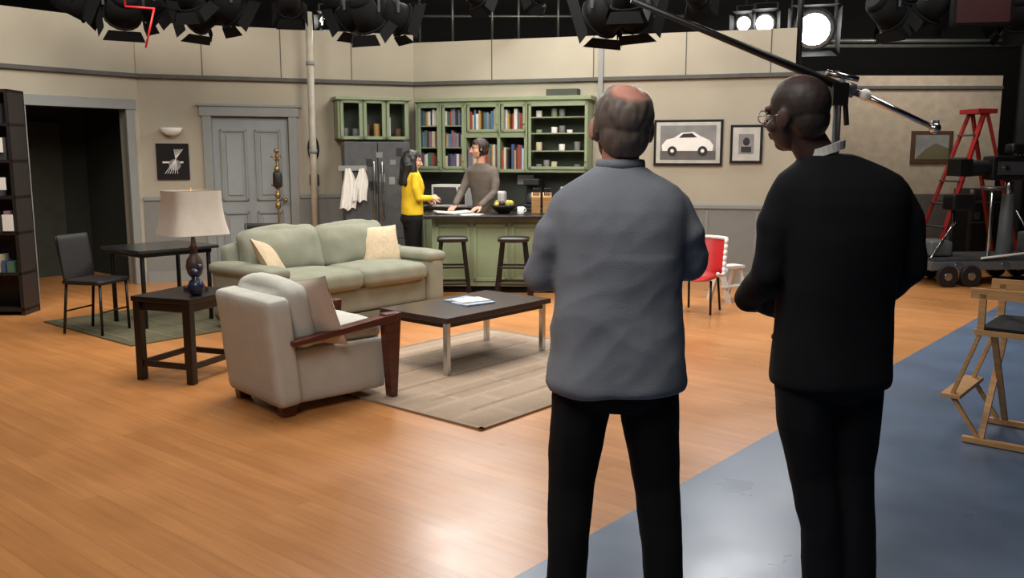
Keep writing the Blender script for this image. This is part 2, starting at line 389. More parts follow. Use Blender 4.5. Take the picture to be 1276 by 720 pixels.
for (x,z,w_,h_) in ((.72,1.66,.1,.14),(.7,1.3,.12,.12),(.76,.9,.1,.16),(.6,2.0,.1,.1)): b.bx(x,x+w_,-.012,0,z-.06,z-.06+h_,PAPER)
b.done('bookcase',(-5.73,8.62,0),3)

def W2(u,z,d=0):
    a=R2*D2R; return (Bp[0]+u*math.cos(a)+d*math.sin(a),Bp[1]+u*math.sin(a)-d*math.cos(a),z)
b=B(); 
prof=[(.02,-.07),(.07,-.055),(.11,-.02),(.13,.03),(.122,.03),(.10,-.015),(.02,-.05)]
b.lathe(prof,(0,-.09,0),PAPER,sy=.62); b.bx(-.04,.04,-.06,-.001,-.05,.03,PAPER); b.done('wall_sconce',W2(.36,1.88),R2)
def frame(name,u,z,w,h,org,rz,art,fr=.03,m=BLACK,y0=-.001):
    b=B(); b.bx(-w/2,w/2,-.03+y0,y0,-h/2,h/2,m)
    art(b,w-2*fr,h-2*fr)
    return b.done(name,(org[0]+u*math.cos(rz*D2R),org[1]+u*math.sin(rz*D2R),z),rz)
ARTG=mat('art_grey',(120,120,118),.6,var=.3,scale=4); ARTD=mat('art_dark',(28,28,30),.5)
def art_car(b,w,h):
    b.bx(-w/2,w/2,-.034,-.03,-h/2,h/2,mat('art_mat_board',(176,174,168),.8)); b.bx(-w/2+.05,w/2-.05,-.036,-.033,-h/2+.04,h/2-.04,ARTG)
    b.bx(-w/2+.05,w/2-.05,-.037,-.035,-h/2+.04,-.1,mat('art_road',(86,84,82),.6))
    pts=[(-.31,-.10),(-.32,-.03),(-.26,.04),(-.17,.06),(-.08,.12),(.07,.13),(.15,.08),(.26,.03),(.31,-.03),(.30,-.10)]
    b.prism(pts,'y',-.043,-.037,PAPER); b.prism([(-.11,.06),(-.06,.108),(.05,.115),(.11,.065)],'y',-.045,-.043,ARTD)
    for x in (-.19,.18): b.cyl((x,-.047,-.10),(x,-.037,-.10),.058,ARTD); b.cyl((x,-.049,-.10),(x,-.047,-.10),.022,PAPER)
frame('framed_car_picture',3.66,1.73,.84,.56,Dp,R3,art_car)
def art_port(b,w,h):
    b.bx(-w/2,w/2,-.034,-.03,-h/2,h/2,mat('art_mat_board',(176,174,168),.8)); b.bx(-w/2+.07,w/2-.07,-.036,-.033,-h/2+.08,h/2-.08,ARTG)
    b.sph((0,-.036,.03),(.04,.004,.05),ARTD); b.bx(-.06,.06,-.038,-.035,-.10,-.03,ARTD)
frame('framed_portrait',4.36,1.71,.38,.46,Dp,R3,art_port)
def art_line(b,w,h):
    for i in range(6): b.bar((-.1+.03*i,-.034,-.15),(.12-.02*i,-.034,.15),.006,.006,PAPER)
    b.cyl((0.02,-.036,-.04),(.02,-.03,-.04),.07,ARTG); b.bx(-.12,.12,-.036,-.03,-.02,.0,PAPER)
frame('framed_sketch',.36,1.50,.38,.44,Bp,R2,art_line)
def art_far(b,w,h): b.bx(-w/2,w/2,-.034,-.03,-h/2,h/2,ARTG); b.prism([(-w/2,-h/2),(w/2,-h/2),(w/2,-.02),(.05,.06),(-.1,-.03)],'y',-.036,-.034,mat('art_hill',(90,84,60),.8))
frame('framed_landscape',0,1.7,.62,.48,(6.3,13.5,0),0,art_far,fr=.06,m=mat('frame_bronze',(70,50,34),.5))
b=B(); b.sph((0,-.02,0),(.075,.03,.17),BLKMET); b.cyl((0,-.02,.15),(0,-.02,.22),.02,BLKMET); b.sph((0,-.05,0),(.05,.015,.12),STEEL)
b.done('oval_mirror',W2(2.08,1.66),R2)
b=B(); b.bx(-.06,.06,-.02,-.001,-.07,.07,ARTD); b.bx(-.01,.01,-.03,-.02,-.02,.02,PAPER); b.done('light_switch',W2(2.08,1.26),R2)
b=B(); b.cyl((0,0,0),(0,0,.03),.16,BRASS); b.cyl((0,0,.03),(0,0,1.6),.012,BRASS)
for i in range(4):
    a=i*1.57+.4; 
    for z in (1.5,1.15): b.cyl((0,0,z),(.06*math.cos(a),.06*math.sin(a),z+.06),.007,BRASS); b.sph((.06*math.cos(a),.06*math.sin(a),z+.06),.016,BRASS,n=8)
for z in (.6,.95,1.08,1.4): b.sph((0,0,z),(.035,.035,.05),BRASS,n=10)
b.sph((0,0,1.63),.03,BRASS); b.rbox((.02,-.06,1.28),(.10,.05,.2),.02,ARTD,n=4,puff=(.01,.01,0)); b.done('coat_stand',(-2.93,11.15,0))

# ---------------------------------------------------------------- kitchen
def books(b,x0,x1,y,z,h,dep=.16):
    x=x0
    while x<x1-.02:
        t=random.uniform(.018,.045); t=min(t,x1-x); hh=h*random.uniform(.7,.97)
        b.bx(x,x+t-.002,y,y+dep,z,z+hh,random.choice(BOOKS)); x+=t
        if random.random()<.06: x+=.04
b=B(); d=.34
secs=[(.16,.50),(.50,.84),(.84,1.30),(1.30,1.66),(1.66,2.46)]
z0,z1=1.36,2.26; Y0=-.014
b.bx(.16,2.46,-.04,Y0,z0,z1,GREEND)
for x in (.16,.48,.82,1.28,1.64,2.42): b.bx(x,x+.04,-d,Y0,z0,z1,GREENC)
b.bx(.16,2.46,-d,Y0,z1-.04,z1,GREENC); b.bx(.15,2.50,-d-.03,Y0,z1,z1+.05,GREENC); b.bx(.16,2.46,-d,Y0,z0,z0+.04,GREENC)
b.bx(.84,1.66,-d,Y0,1.80,1.87,GREENC)
for (a,c) in secs:
    mid = a in (.84,1.30)
    zz=(1.87,z1-.04) if mid else (z0+.04,z1-.04)
    a2,c2=a+.04,c
    y=-d-.018
    b.bx(a2,a2+.035,y,-d,zz[0],zz[1],GREENC); b.bx(c2-.035,c2,y,-d,zz[0],zz[1],GREENC); b.bx(a2,c2,y,-d,zz[1]-.035,zz[1],GREENC); b.bx(a2,c2,y,-d,zz[0],zz[0]+.035,GREENC)
    b.sph((c2-.02,y-.01,zz[0]+.1),.012,BRASS,n=8)
    if mid: books(b,a2+.01,c2-.01,-.3,1.872,.3)
    elif a==1.66:
        for sz in (1.62,1.84,2.04): b.bx(a2,c2-.04,-d+.02,-.03,sz,sz+.015,GREENC)
        for sz in (1.4,1.635,1.855,2.055):
            x=a2+.1
            while x<c2-.1:
                if random.random()<.7: b.cyl((x,-.2,sz),(x,-.2,sz+random.uniform(.04,.12)),.04,random.choice([PAPER,ARTG,GREENC,BOOKS[2]]),n=12)
                x+=.1
    else:
        for sz in (1.40,1.68,1.96):
            if sz>1.4: b.bx(a2,c2,-d+.02,-.03,sz-.015,sz,GREENC)
            books(b,a2+.01,c2-.01,-.3,sz,.23)
books(b,.88,1.27,-.32,1.40,.34,.2); books(b,1.33,1.63,-.32,1.40,.34,.2)
b.bx(1.9,2.3,-.25,-.05,z1+.05,z1+.14,GREEND)
b.done('upper_cabinets_with_books',Dp,R3,bevel=.003)
b=B(); b.bx(.35,2.86,-.6,-.025,.1,.88,GREENC); b.bx(.35,2.86,-.54,-.03,0,.1,BLACK); b.bx(.33,2.88,-.64,-.012,.88,.92,DARKTOP)
for i in range(5):
    x=.4+i*.5; b.bx(x,x+.44,-.62,-.6,.16,.82,GREENC); b.cyl((x+.2,-.64,.74),(x+.28,-.64,.74),.008,BRASS)
b.done('kitchen_counter',Dp,R3,bevel=.004)
def K(u,dd,z):
    a=R3*D2R; n=(math.sin(a),-math.cos(a)); return (Dp[0]+u*math.cos(a)+n[0]*dd, Dp[1]+u*math.sin(a)+n[1]*dd, z)
b=B(); b.bx(-.24,.24,-.18,.18,.0,.28,WHITE); b.bx(-.21,.10,-.19,-.18,.03,.25,STEEL); b.bx(.13,.22,-.185,-.18,.03,.25,ARTD); b.cyl((.115,-.2,.05),(.115,-.2,.23),.008,CHROME)
b.done('microwave_oven',K(.68,.33,.921),R3,bevel=.006)
b=B(); b.rbox((0,0,.10),(.26,.17,.2),.03,WHITE,n=5); b.bx(-.1,.1,-.03,-.005,.2,.203,ARTD); b.bx(-.1,.1,.015,.04,.2,.203,ARTD); b.done('toaster',K(1.25,.3,.921),R3)
b=B(); b.bx(-.1,.1,-.12,.12,0,.04,ARTD); b.bx(-.1,.1,.03,.12,.04,.34,ARTD); b.bx(-.1,.1,-.1,.12,.28,.36,ARTD); b.lathe([(.05,.045),(.07,.06),(.07,.14),(.05,.18)],(0,-.04,0),STEEL); b.done('coffee_maker',K(1.75,.3,.921),R3,bevel=.008)
b=B(); b.bx(-.11,.11,-.012,0,-.06,.06,PAPER); b.done('notice_card',K(1.57,.012,1.26),R3)
b=B(); b.bx(.0,.2,0,.03,0,.26,PAPER); b.box((.1,-.01,.13),(.14,.004,.2),RED); b.done('cereal_box',K(2.1,.25,.921),R3)
for i,(uu,h) in enumerate(((2.35,.25),(2.45,.2),(2.56,.28))):
    b=B(); b.lathe([(.035,0),(.035,h*.6),(.012,h*.75),(.012,h),(.014,h)],(0,0,0),[BOOKS[3],WHITE,BOOKS[9]][i]); b.done('bottle' if i==0 else 'bottle.%03d'%i,K(uu,.25,.921))
b=B(); b.bx(-.92,.85,0,.60,.08,.86,GREENC); b.bx(-.88,.81,.05,.55,0,.08,BLACK); b.bx(-1.0,.93,-.14,.64,.86,.90,DARKTOP)
for i in range(4):
    x=-.88+i*.435
    for a in ((x,x+.04,.14,.8),(x+.36,x+.40,.14,.8),(x,x+.40,.14,.18),(x,x+.40,.76,.8)): b.bx(a[0],a[1],-.015,0,a[2],a[3],GREENC)
b.done('kitchen_island',(0,10.12,0),-2,bevel=.004)
def stool(name,loc,rz):
    b=B(); b.rbox((0,0,.66),(.34,.30,.05),.02,ESP,n=5,puff=(0,0,.01))
    for x in (-1,1):
        for y in (-1,1): b.bar((x*.12,y*.10,.65),(x*.19,y*.17,0),.032,.032,ESP)
    for z,k in ((.18,.175),(.36,.155)):
        b.bar((-k,-k*.88,z),(k,-k*.88,z),.022,.022,ESP); b.bar((-k,k*.88,z),(k,k*.88,z),.022,.022,ESP)
        b.bar((-k,-k*.88,z+.06),(-k,k*.88,z+.06),.022,.022,ESP); b.bar((k,-k*.88,z+.06),(k,k*.88,z+.06),.022,.022,ESP)
    b.done(name,loc,rz,bevel=.003)
stool('bar_stool',(-.66,9.76,0),5); stool('bar_stool.001',(.02,9.74,0),-4)
b=B(); b.box((-.1,0,.018),(.2,.26,.014),PAPER,rot=(0,5,0)); b.box((.1,0,.018),(.2,.26,.014),PAPER,rot=(0,-5,0)); b.done('open_book',(-.70,10.38,.901),15)
b=B(); b.box((0,0,.004),(.22,.17,.006),PAPER); b.box((.05,.03,.009),(.15,.2,.003),PAPER,rot=(0,0,30)); b.done('papers',(-.48,10.12,.9005),10)
b=B(); b.lathe([(.06,0),(.07,.01),(.13,.06),(.155,.1),(.15,.1),(.12,.06),(.05,.02)],(0,0,0),BLKMET)
gr=mat('apple_green',(110,120,46),.4); ye=mat('lemon_yellow',(190,160,60),.4)
for i in range(9): b.sph((.085*math.cos(i*.9),.085*math.sin(i*.9),.1+.02*(i%2)),.036,[gr,ye,mat('plum_dark',(60,30,30),.4)][i%3],n=8)
b.done('fruit_bowl',(-.10,10.42,.9005))
b=B()
for x in (0,.13): 
    b.box((x,0,.12),(.10,.16,.2),WOODL,rot=(18,0,0))
    for k in range(4): b.box((x-.03+.02*k,-.06,.25),(.014,.02,.09),ARTD,rot=(18,0,0))
b.done('knife_block',(.28,10.42,.905))
b=B(); b.lathe([(.035,0),(.04,.01),(.04,.09),(.036,.09),(.034,.02)],(0,0,0),WHITE); b.cyl((.04,0,.03),(.065,0,.05),.006,WHITE,n=8); b.cyl((.065,0,.05),(.04,0,.08),.006,WHITE,n=8); b.done('coffee_mug',(.1,10.2,.9005))
b=B(); FR=mat('fridge_steel',(84,86,88),.45,metal=.4,var=.15)
b.bx(-.4,.4,-.3,.34,.03,1.74,FR); b.bx(-.4,-.005,-.36,-.305,.55,1.73,FR); b.bx(.005,.4,-.36,-.305,.55,1.73,FR); b.bx(-.4,.4,-.36,-.305,.05,.54,FR)
for x in (-.05,.05): b.cyl((x,-.40,.8),(x,-.40,1.5),.013,CHROME); b.bx(x-.01,x+.01,-.4,-.36,.82,.84,CHROME); b.bx(x-.01,x+.01,-.4,-.36,1.46,1.48,CHROME)
b.cyl((-.25,-.40,.46),(.25,-.40,.46),.013,CHROME)
for x in (-.35,.35):
    for y in (-.25,.25): b.cyl((x,y,0),(x,y,.03),.03,BLACK)
for i in range(12): 
    x=random.uniform(-.30,.28);z=random.uniform(.95,1.6); b.bx(x,x+random.uniform(.05,.1),-.364,-.36,z,z+random.uniform(.06,.12),random.choice([ARTD,STEEL,ARTD,ARTG,FIXG]))
b.done('refrigerator',(-1.74,11.38,0),14,bevel=.008)
b=B(); 
for a,c in ((-.44,-.16),(-.14,.14),(.16,.44)):
    b.bx(a,a+.04,-.32,-.30,.0,.5,GREENC); b.bx(c-.04,c,-.32,-.30,.0,.5,GREENC); b.bx(a,c,-.32,-.30,.46,.5,GREENC); b.bx(a,c,-.32,-.30,0,.04,GREENC)
for x in (-.46,-.15,.15,.44): b.bx(x-.01,x+.02,-.30,-.03,0,.5,GREENC)
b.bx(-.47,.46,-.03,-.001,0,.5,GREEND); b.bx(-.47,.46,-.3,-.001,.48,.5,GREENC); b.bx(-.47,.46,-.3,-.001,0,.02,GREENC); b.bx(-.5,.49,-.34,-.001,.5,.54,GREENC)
for i in range(6): b.cyl((-.36+i*.14,-.17,.02),(-.36+i*.14,-.17,.02+random.uniform(.1,.3)),.045,random.choice([PAPER,ARTG,BOOKS[4],BOOKS[9]]),n=12)
b.done('wall_hutch',W2(2.83,1.78),R2,bevel=.003)
b=B()
for k,(x,w_,h_) in enumerate(((-.06,.19,.52),(.09,.17,.42))):
    n=12; g=[]
    for i in range(n+1):
        row=[]
        for j in range(9):
            t=j/8; ww=w_*(.35+.65*min(1,t*2.2)); a=(i/n-.5)
            row.append(b.bm.verts.new((x+a*ww+.02*math.sin(t*4+k),-.07-.03*math.sin(a*14+k)*(.3+t),-h_*t*(1-.08*abs(math.sin(a*5))))))
        g.append(row)
    for i in range(n):
        for j in range(8): b.bm.faces.new((g[i][j],g[i][j+1],g[i+1][j+1],g[i+1][j]))
    b._fin([v for r in g for v in r],PAPER,True)
    b.cyl((x,0,.0),(x,-.08,.01),.01,BRASS,n=8)
b.bx(-.17,.17,-.02,-.001,-.03,.03,TRIMG)
b.done('hanging_towels',(-1.95,10.94,1.42),14)

# ---------------------------------------------------------------- right-hand side equipment
def director_chair(name,loc,rz):
    b=B(); CAN=mat('canvas_black',(18,18,20),.9)
    for y in (-.24,.24):
        b.bar((-.27,y,.83),(.27,y,.83),.022,.055,WOODL)
        for x in (-.21,.21): b.bar((x,y,.62),(x,y,.83),.035,.022,WOODL)
        b.bar((-.24,y,.62),(.24,y,.62),.035,.03,WOODL)
        b.bar((-.26,y,.02),(.26,y,.02),.035,.03,WOODL)
        b.bar((-.21,y*.98,.62),(-.33,y*.98,.25),.028,.02,WOODL); b.bar((-.33,y*.98,.25),(-.18,y*.98,.03),.028,.02,WOODL)
    for x in (-.17,.17):
        b.bar((x,-.24,.03),(x,.24,.62),.032,.02,WOODL); b.bar((x+.025,.24,.03),(x+.025,-.24,.62),.032,.02,WOODL)
    b.bx(-.38,-.28,-.27,.27,.24,.262,WOODL)
    b.rbox((0,0,.645),(.42,.5,.02),.008,CAN,puff=(0,0,-.02),n=6)
    for y in (-.24,.24): b.bar((.23,y,.83),(.26,y,1.18),.03,.025,WOODL)
    b.rbox((.25,0,1.08),(.02,.52,.17),.008,CAN,n=5)
    b.done(name,loc,rz,bevel=.003)
director_chair('director_chair',(2.84,4.74,.004),-40)

b=B()
for y in (-.22,.22):
    b.bar((-.72,y*1.25,0),(-.02,y*.7,2.15),.07,.03,LRED); b.bar((.62,y*1.25,0),(.02,y*.7,2.15),.05,.03,LRED)
for k in range(1,7):
    t=k/7; x=-.72*(1-t)-.02*t; ww=.22*(1.25*(1-t)+.7*t); b.bx(x-.05,x+.05,-ww,ww,2.15*t-.012,2.15*t+.012,STEEL)
b.bx(-.14,.14,-.2,.2,2.13,2.19,LRED); b.bar((-.4,-.25,.95),(.34,-.25,.95),.02,.01,STEEL); b.bar((-.4,.25,.95),(.34,.25,.95),.02,.01,STEEL)
b.done('step_ladder',(6.30,12.2,0),8)
b=B(); DG=mat('dolly_grey',(92,96,98),.5,metal=.2)
b.bx(-.95,.95,-.4,.4,.20,.30,DG); b.bx(-.9,.9,-.36,.36,.30,.34,STEEL)
for x in (-.75,-.45,.45,.75):
    for y in (-.42,.42): b.cyl((x,y-.03,.13),(x,y+.03,.13),.13,ARTD,n=20); b.cyl((x,y-.035,.13),(x,y+.035,.13),.05,CHROME,n=12)
for x in (-.6,0,.6): b.cyl((x,-.40,.25),(x,-.415,.25),.05,CHROME)
b.cyl((.25,0,.3),(.25,0,1.1),.10,DG,r2=.07); b.cyl((.25,0,1.1),(.25,0,1.25),.05,CHROME)
b.rbox((.25,0,1.42),(.62,.24,.30),.03,BLKMET,n=5); b.cyl((-.06,0,1.42),(-.36,0,1.42),.09,ARTD,r2=.11); b.bx(-.5,-.34,-.14,.14,1.32,1.53,BLKMET)
b.bx(.0,.5,-.125,-.12,1.34,1.5,STEEL); b.cyl((.1,-.13,1.42),(.1,-.15,1.42),.03,CHROME)
b.rbox((.35,0,1.66),(.3,.16,.12),.03,BLKMET,n=4); b.cyl((.35,-.02,1.55),(.35,0,1.62),.03,BLKMET)
b.bar((.45,.0,1.3),(.95,-.15,1.05),.025,.025,BLKMET); b.cyl((-.1,-.2,.34),(-.1,-.2,1.15),.025,CHROME); b.cyl((-.4,.1,.34),(-.4,.1,1.0),.025,BLKMET)
b.rbox((-.4,.0,1.0),(.3,.25,.2),.03,BLKMET,n=4); b.rbox((.75,.0,.48),(.35,.5,.28),.04,DG,n=4); b.rbox((-.7,.0,.44),(.3,.4,.2),.04,DG,n=4)
b.lathe([(.11,0),(.14,.02),(.14,.04),(.11,.05)],(-.1,-.2,1.15),STEEL)
b.cyl((-.9,-.3,.34),(-.5,-.1,.75),.015,CHROME); b.cyl((.55,-.3,.34),(.3,-.1,.9),.015,CHROME); b.cyl((-.3,-.38,.34),(.5,-.38,.42),.015,WHITE)
b.done('studio_camera_dolly',(5.95,11.1,0),6,bevel=.003)
for i,(x,w_,h_) in enumerate(((4.5,.7,.8),(6.9,.6,1.1))):
    b=B(); b.rbox((0,0,h_/2),(w_,.5,h_),.03,BLKMET,n=4)
    for s in (-1,1): b.bx(s*w_*.3-.04,s*w_*.3+.04,-.265,-.25,h_*.6,h_*.7,CHROME)
    b.bx(-w_/2,w_/2,-.256,-.25,h_*.55,h_*.57,CHROME); b.done('equipment_case' if i==0 else 'equipment_case.%03d'%i,(x,13.1,0))
b=B()
for x in (-.14,.11):
    b.prism([(-.18,0),(-.12,0),(.0,.36),(-.06,.36)],'x',x,x+.03,WHITE)
    b.prism([(.12,0),(.18,0),(.06,.36),(.0,.36)],'x',x,x+.03,WHITE)
b.bx(-.16,.16,-.09,.09,.36,.39,WHITE); b.bx(-.15,.15,-.14,-.04,.16,.18,WHITE); b.done('step_stool',(2.36,9.6,0),30)
b=B(); n=14; g=[]
for i in range(n+1):
    row=[]
    t=i/n
    if t<.5: py_,pz=-.2+.36*(t/.5),.34-.03*math.sin(t/.5*math.pi)
    else: py_,pz=.16+.12*((t-.5)/.5),.34+.40*((t-.5)/.5)
    for j in range(n+1):
        a=-1+2*j/n; hw=.24-.02*t
        row.append(b.bm.verts.new((a*hw,py_-(.12*a*a if t>.5 else 0),pz+(.08*a*a if t<=.5 else 0))))
    g.append(row)
for i in range(n):
    for j in range(n): b.bm.faces.new((g[i][j],g[i][j+1],g[i+1][j+1],g[i+1][j]))
b._fin([v for r in g for v in r],RED,True)
edge=[g[i][0].co.copy() for i in range(n+1)]+[g[n][j].co.copy() for j in range(n+1)]+[g[i][n].co.copy() for i in range(n,-1,-1)]
for p,q in zip(edge,edge[1:]):
    if (p-q).length>1e-4: b.cyl(p,q,.020,WHITE,n=8); b.sph(q,.020,WHITE,n=6)
for x in (-.15,.15): b.cyl((x,-.12,.34),(x*1.1,-.16,0),.012,BLKMET,n=8); b.cyl((x,.14,.34),(x*1.1,.2,0),.012,BLKMET,n=8)
b.done('red_shell_chair',(1.90,8.9,0),-28)
b=B()
b.cyl((-1.62,0,2.73),(0.0,0,2.10),.022,BLKMET,r2=.035); b.cyl((0,0,2.10),(.12,0,2.06),.06,STEEL,r2=.055); b.cyl((.12,0,2.06),(.78,0,1.78),.032,CHROME,r2=.02)
b.sph((.2,-.03,2.03),.045,WHITE); b.sph((.78,0,1.78),.045,CHROME); b.cyl((.78,0,1.74),(.78,0,1.84),.03,BLKMET)
b.cyl((0,0,.5),(0,0,2.1),.03,BLKMET); b.bx(-.06,.06,-.06,.06,1.95,2.12,BLKMET)
for i in range(3):
    a=i*2.094; b.cyl((0,0,.55),(.5*math.cos(a),.5*math.sin(a),.03),.02,BLKMET); b.cyl((0.5*math.cos(a),.5*math.sin(a)-.015,.04),(.5*math.cos(a),.5*math.sin(a)+.015,.04),.04,BLKMET)
b.cyl((-.1,0,2.2),(.15,0,2.15),.022,CHROME); b.cyl((.05,0,2.05),(.08,0,1.8),.02,BLKMET)
b.done('microphone_boom',(2.52,7.0,0),2)

# ---------------------------------------------------------------- overhead grid + fixtures
b=B()
for y in (2,4,6.5,8.5,9.6,10.8,12.2,13.6): b.cyl((-9.8,y,4.3),(9.8,y,4.3),.025,FIXB,n=10)
for x in (-8,-5,-2,1,4,7): b.cyl((x,-2.4,4.36),(x,16.3,4.36),.025,FIXB,n=10)
for x in range(-9,10,3):
    for y in (2,6.5,10.8,13.6): b.cyl((x,y,4.3),(x,y,5.0),.012,FIXB,n=6)
b.done('lighting_grid')
_fc=[0]
def fixture(pos,aim,r=.13,ln=.3,lit=False,m=FIXB):
    b=B(); d=Vector(aim).normalized(); q=d.to_track_quat('Z','Y').to_matrix(); p=Vector((0,0,0))
    X=q@Vector((1,0,0)); Y=q@Vector((0,1,0))
    b.cyl(p-d*ln,p,r*.85,m,r2=r,n=20); b.cyl(p-d*(ln+.06),p-d*ln,r*.6,m,r2=r*.85); b.cyl(p,p+d*.02,r*1.1,FIXG if lit else m)
    if lit: b.cyl(p+d*.02,p+d*.022,r*.98,CHROME)
    b.cyl(p+d*.022,p+d*.027,r*(.80 if lit else .92),EMIT if lit else ARTD)
    for k,(U,V) in enumerate(((X,Y),(Y,X),(-X,Y),(-Y,X))):
        a=p+d*.02+U*r*1.1; c=a+d*.10+U*.05
        vs=[b.bm.verts.new(a+V*r*.9),b.bm.verts.new(a-V*r*.9),b.bm.verts.new(c-V*r*1.2),b.bm.verts.new(c+V*r*1.2)]
        b.bm.faces.new(vs); b._fin(vs,FIXG if lit else m,False)
    h=Vector((0,0,1)); sd=d.cross(h).normalized()
    c0=p-d*ln*.5
    for s in (-1,1): b.bar(c0+sd*s*r*1.1,c0+sd*s*r*1.1+h*(r+.12),.025,.008,FIXG)
    b.bar(c0-sd*r*1.1+h*(r+.12),c0+sd*r*1.1+h*(r+.12),.025,.01,FIXG)
    top=4.27-pos[2]; b.cyl(c0+h*(r+.12),Vector((c0.x,c0.y,top)),.016,FIXG,n=8)
    nm='studio_spotlight' if _fc[0]==0 else 'studio_spotlight.%03d'%_fc[0]; _fc[0]+=1
    b.done(nm,pos)
FX=[((-4.35,9.4,3.06),(.9,.3,-.4),.14),((-3.95,9.3,2.98),(-.5,.8,-.6),.17),((-3.75,9.7,3.06),(.5,.5,-.7),.14),((-3.3,9.6,3.00),(-.8,.4,-.3),.17),((-2.85,9.4,3.02),(.6,.6,-.5),.15),((-3.1,8.9,3.02),(.2,.6,-.9),.12),
    ((-1.72,9.6,2.98),(-.7,.5,-.5),.14),((-1.45,9.4,2.90),(.3,.6,-.8),.15),((-1.15,9.6,2.98),(.8,.5,-.3),.16),((-1.9,9.9,3.12),(.1,.5,-.6),.12),((-.35,9.6,3.20),(.6,.6,-.4),.11),((.3,10.8,3.42),(-.6,.6,-.4),.11),
    ((.90,9.2,2.94),(-.5,.7,-.4),.21),((1.25,9.2,2.98),(.6,.6,-.3),.20),((1.1,8.8,3.0),(.1,.4,-.9),.15),((1.95,9.6,3.18),(.5,.8,-.3),.12),((3.9,9.4,2.98),(.8,.4,-.5),.16),((4.2,9.3,3.0),(-.4,.6,-.7),.15),((4.95,9.4,2.95),(-.7,.5,-.4),.15),((5.1,9.2,2.88),(.3,.5,-.7),.13),((4.9,10.8,3.2),(.5,.5,-.4),.14),((-2.05,10.8,3.38),(.1,.9,-.3),.10),((-2.3,9.5,3.08),(-.2,.8,-.5),.12)]
for p,a,r in FX: fixture(p,a,r,ln=.26)
fixture((4.02,12.2,3.24),(-.25,-.9,-.30),.26,.3,True)
fixture((3.42,12.4,3.34),(-.3,-.9,-.2),.14,.3,True)
fixture((3.14,12.4,3.34),(-.4,-.9,-.2),.11,.25,True)
fixture((-2.42,11.9,3.30),(.1,-.9,-.25),.08,.2,True)
b=B()
for (xa,xb,y,z,sag) in ((-4.6,-3.8,9.35,3.5,.42),(-3.9,-3.0,9.45,3.55,.5),(-3.2,-2.5,9.3,3.5,.38),(-1.9,-1.2,9.5,3.5,.45),(-1.5,-.6,9.6,3.6,.42),(.6,1.4,9.2,3.5,.5),(1.1,2.1,9.4,3.6,.45),(3.6,4.5,9.3,3.5,.42),(4.4,5.4,9.3,3.5,.55)):
    pr=None
    for i in range(13):
        t=i/12; q=Vector((xa+(xb-xa)*t,y,z-sag*4*t*(1-t)))
        if pr is not None: b.cyl(pr,q,.011,FIXB,n=6)
        pr=q
    b.cyl((xa,y,z),(xa,y,4.27),.011,FIXB,n=6); b.cyl((xb,y,z),(xb,y,4.27),.011,FIXB,n=6)
b.done('power_cables')
b=B(); SC=mat('catwalk_pipe',(110,114,108),.4,metal=.6)
for x in (-1.4,-.9,-.3,.1,.7,1.6,2.2,4.9,5.6): b.cyl((x,13.9,3.2),(x,13.9,4.2),.022,SC,n=8)
b.cyl((-2.2,13.9,3.66),(2.6,13.9,3.66),.022,SC,n=8); b.cyl((4.2,13.9,3.3),(8,13.9,3.3),.03,SC,n=8); b.cyl((-2.2,13.9,3.22),(8,13.9,3.22),.03,SC,n=8)
b.done('catwalk_railing')
b=B(); 
for p,q in (((-3.62,8.6,2.95),(-3.35,8.6,2.93)),((-3.35,8.6,2.93),(-3.45,8.6,2.58)),((-3.62,8.6,2.95),(-3.65,8.6,4.3))): b.cyl(p,q,.010,RED,n=8); b.sph(q,.010,RED,n=6)
b.done('red_safety_tube')
b=B(); b.rbox((0,0,0),(.55,.12,.36),.02,FIXB,n=4); b.bx(-.24,.24,-.065,-.06,-.15,.15,mat('monitor_screen',(38,16,16),.6,spec=.1)); b.cyl((0,0,.17),(0,0,1.37),.02,FIXB); b.done('hanging_monitor',(4.55,8.9,2.99),-10)
b=B(); n=60; r0=[];r1=[]
for i in range(n+1):
    x=7.0+2.8*i/n; y=12.6+.06*math.sin(i*1.3); r0.append(b.bm.verts.new((x,y,.02))); r1.append(b.bm.verts.new((x,y,4.3)))
for i in range(n): b.bm.faces.new((r0[i],r0[i+1],r1[i+1],r1[i]))
b._fin(r0+r1,BLACK,True); b.done('stage_drape')

# ---------------------------------------------------------------- PEOPLE
def ico(bm,c,r,R=None):
    if not hasattr(r,'__len__'): r=(r,r,r)
    M=Matrix.Translation(c)@(R.to_4x4() if R else Matrix.Identity(4))@Matrix.Diagonal((r[0],r[1],r[2],1))
    bmesh.ops.create_icosphere(bm,subdivisions=3,radius=1,matrix=M)
def caps(bm,p1,r1,p2,r2):
    p1=Vector(p1);p2=Vector(p2);d=p2-p1
    M=Matrix.Translation((p1+p2)/2)@d.to_track_quat('Z','Y').to_matrix().to_4x4()
    bmesh.ops.create_cone(bm,cap_ends=True,segments=20,radius1=r1,radius2=r2,depth=d.length,matrix=M)
    ico(bm,p1,r1); ico(bm,p2,r2)
def chain(bm,pts):
    for a,c in zip(pts,pts[1:]): caps(bm,a[:3],a[3],c[:3],c[3])
def torso(bm,secs,n=32,e=2.3):
    rings=[]
    for (z,cx,cy,rx,ry) in secs:
        ring=[]
        for i in range(n):
            a=2*math.pi*i/n; ca,sa=math.cos(a),math.sin(a)
            ring.append(bm.verts.new((cx+rx*math.copysign(abs(ca)**(2/e),ca),cy+ry*math.copysign(abs(sa)**(2/e),sa),z)))
        rings.append(ring)
    for a,c in zip(rings,rings[1:]):
        for i in range(n): bm.faces.new((a[i],a[(i+1)%n],c[(i+1)%n],c[i]))
    bm.faces.new(rings[0][::-1]); bm.faces.new(rings[-1])
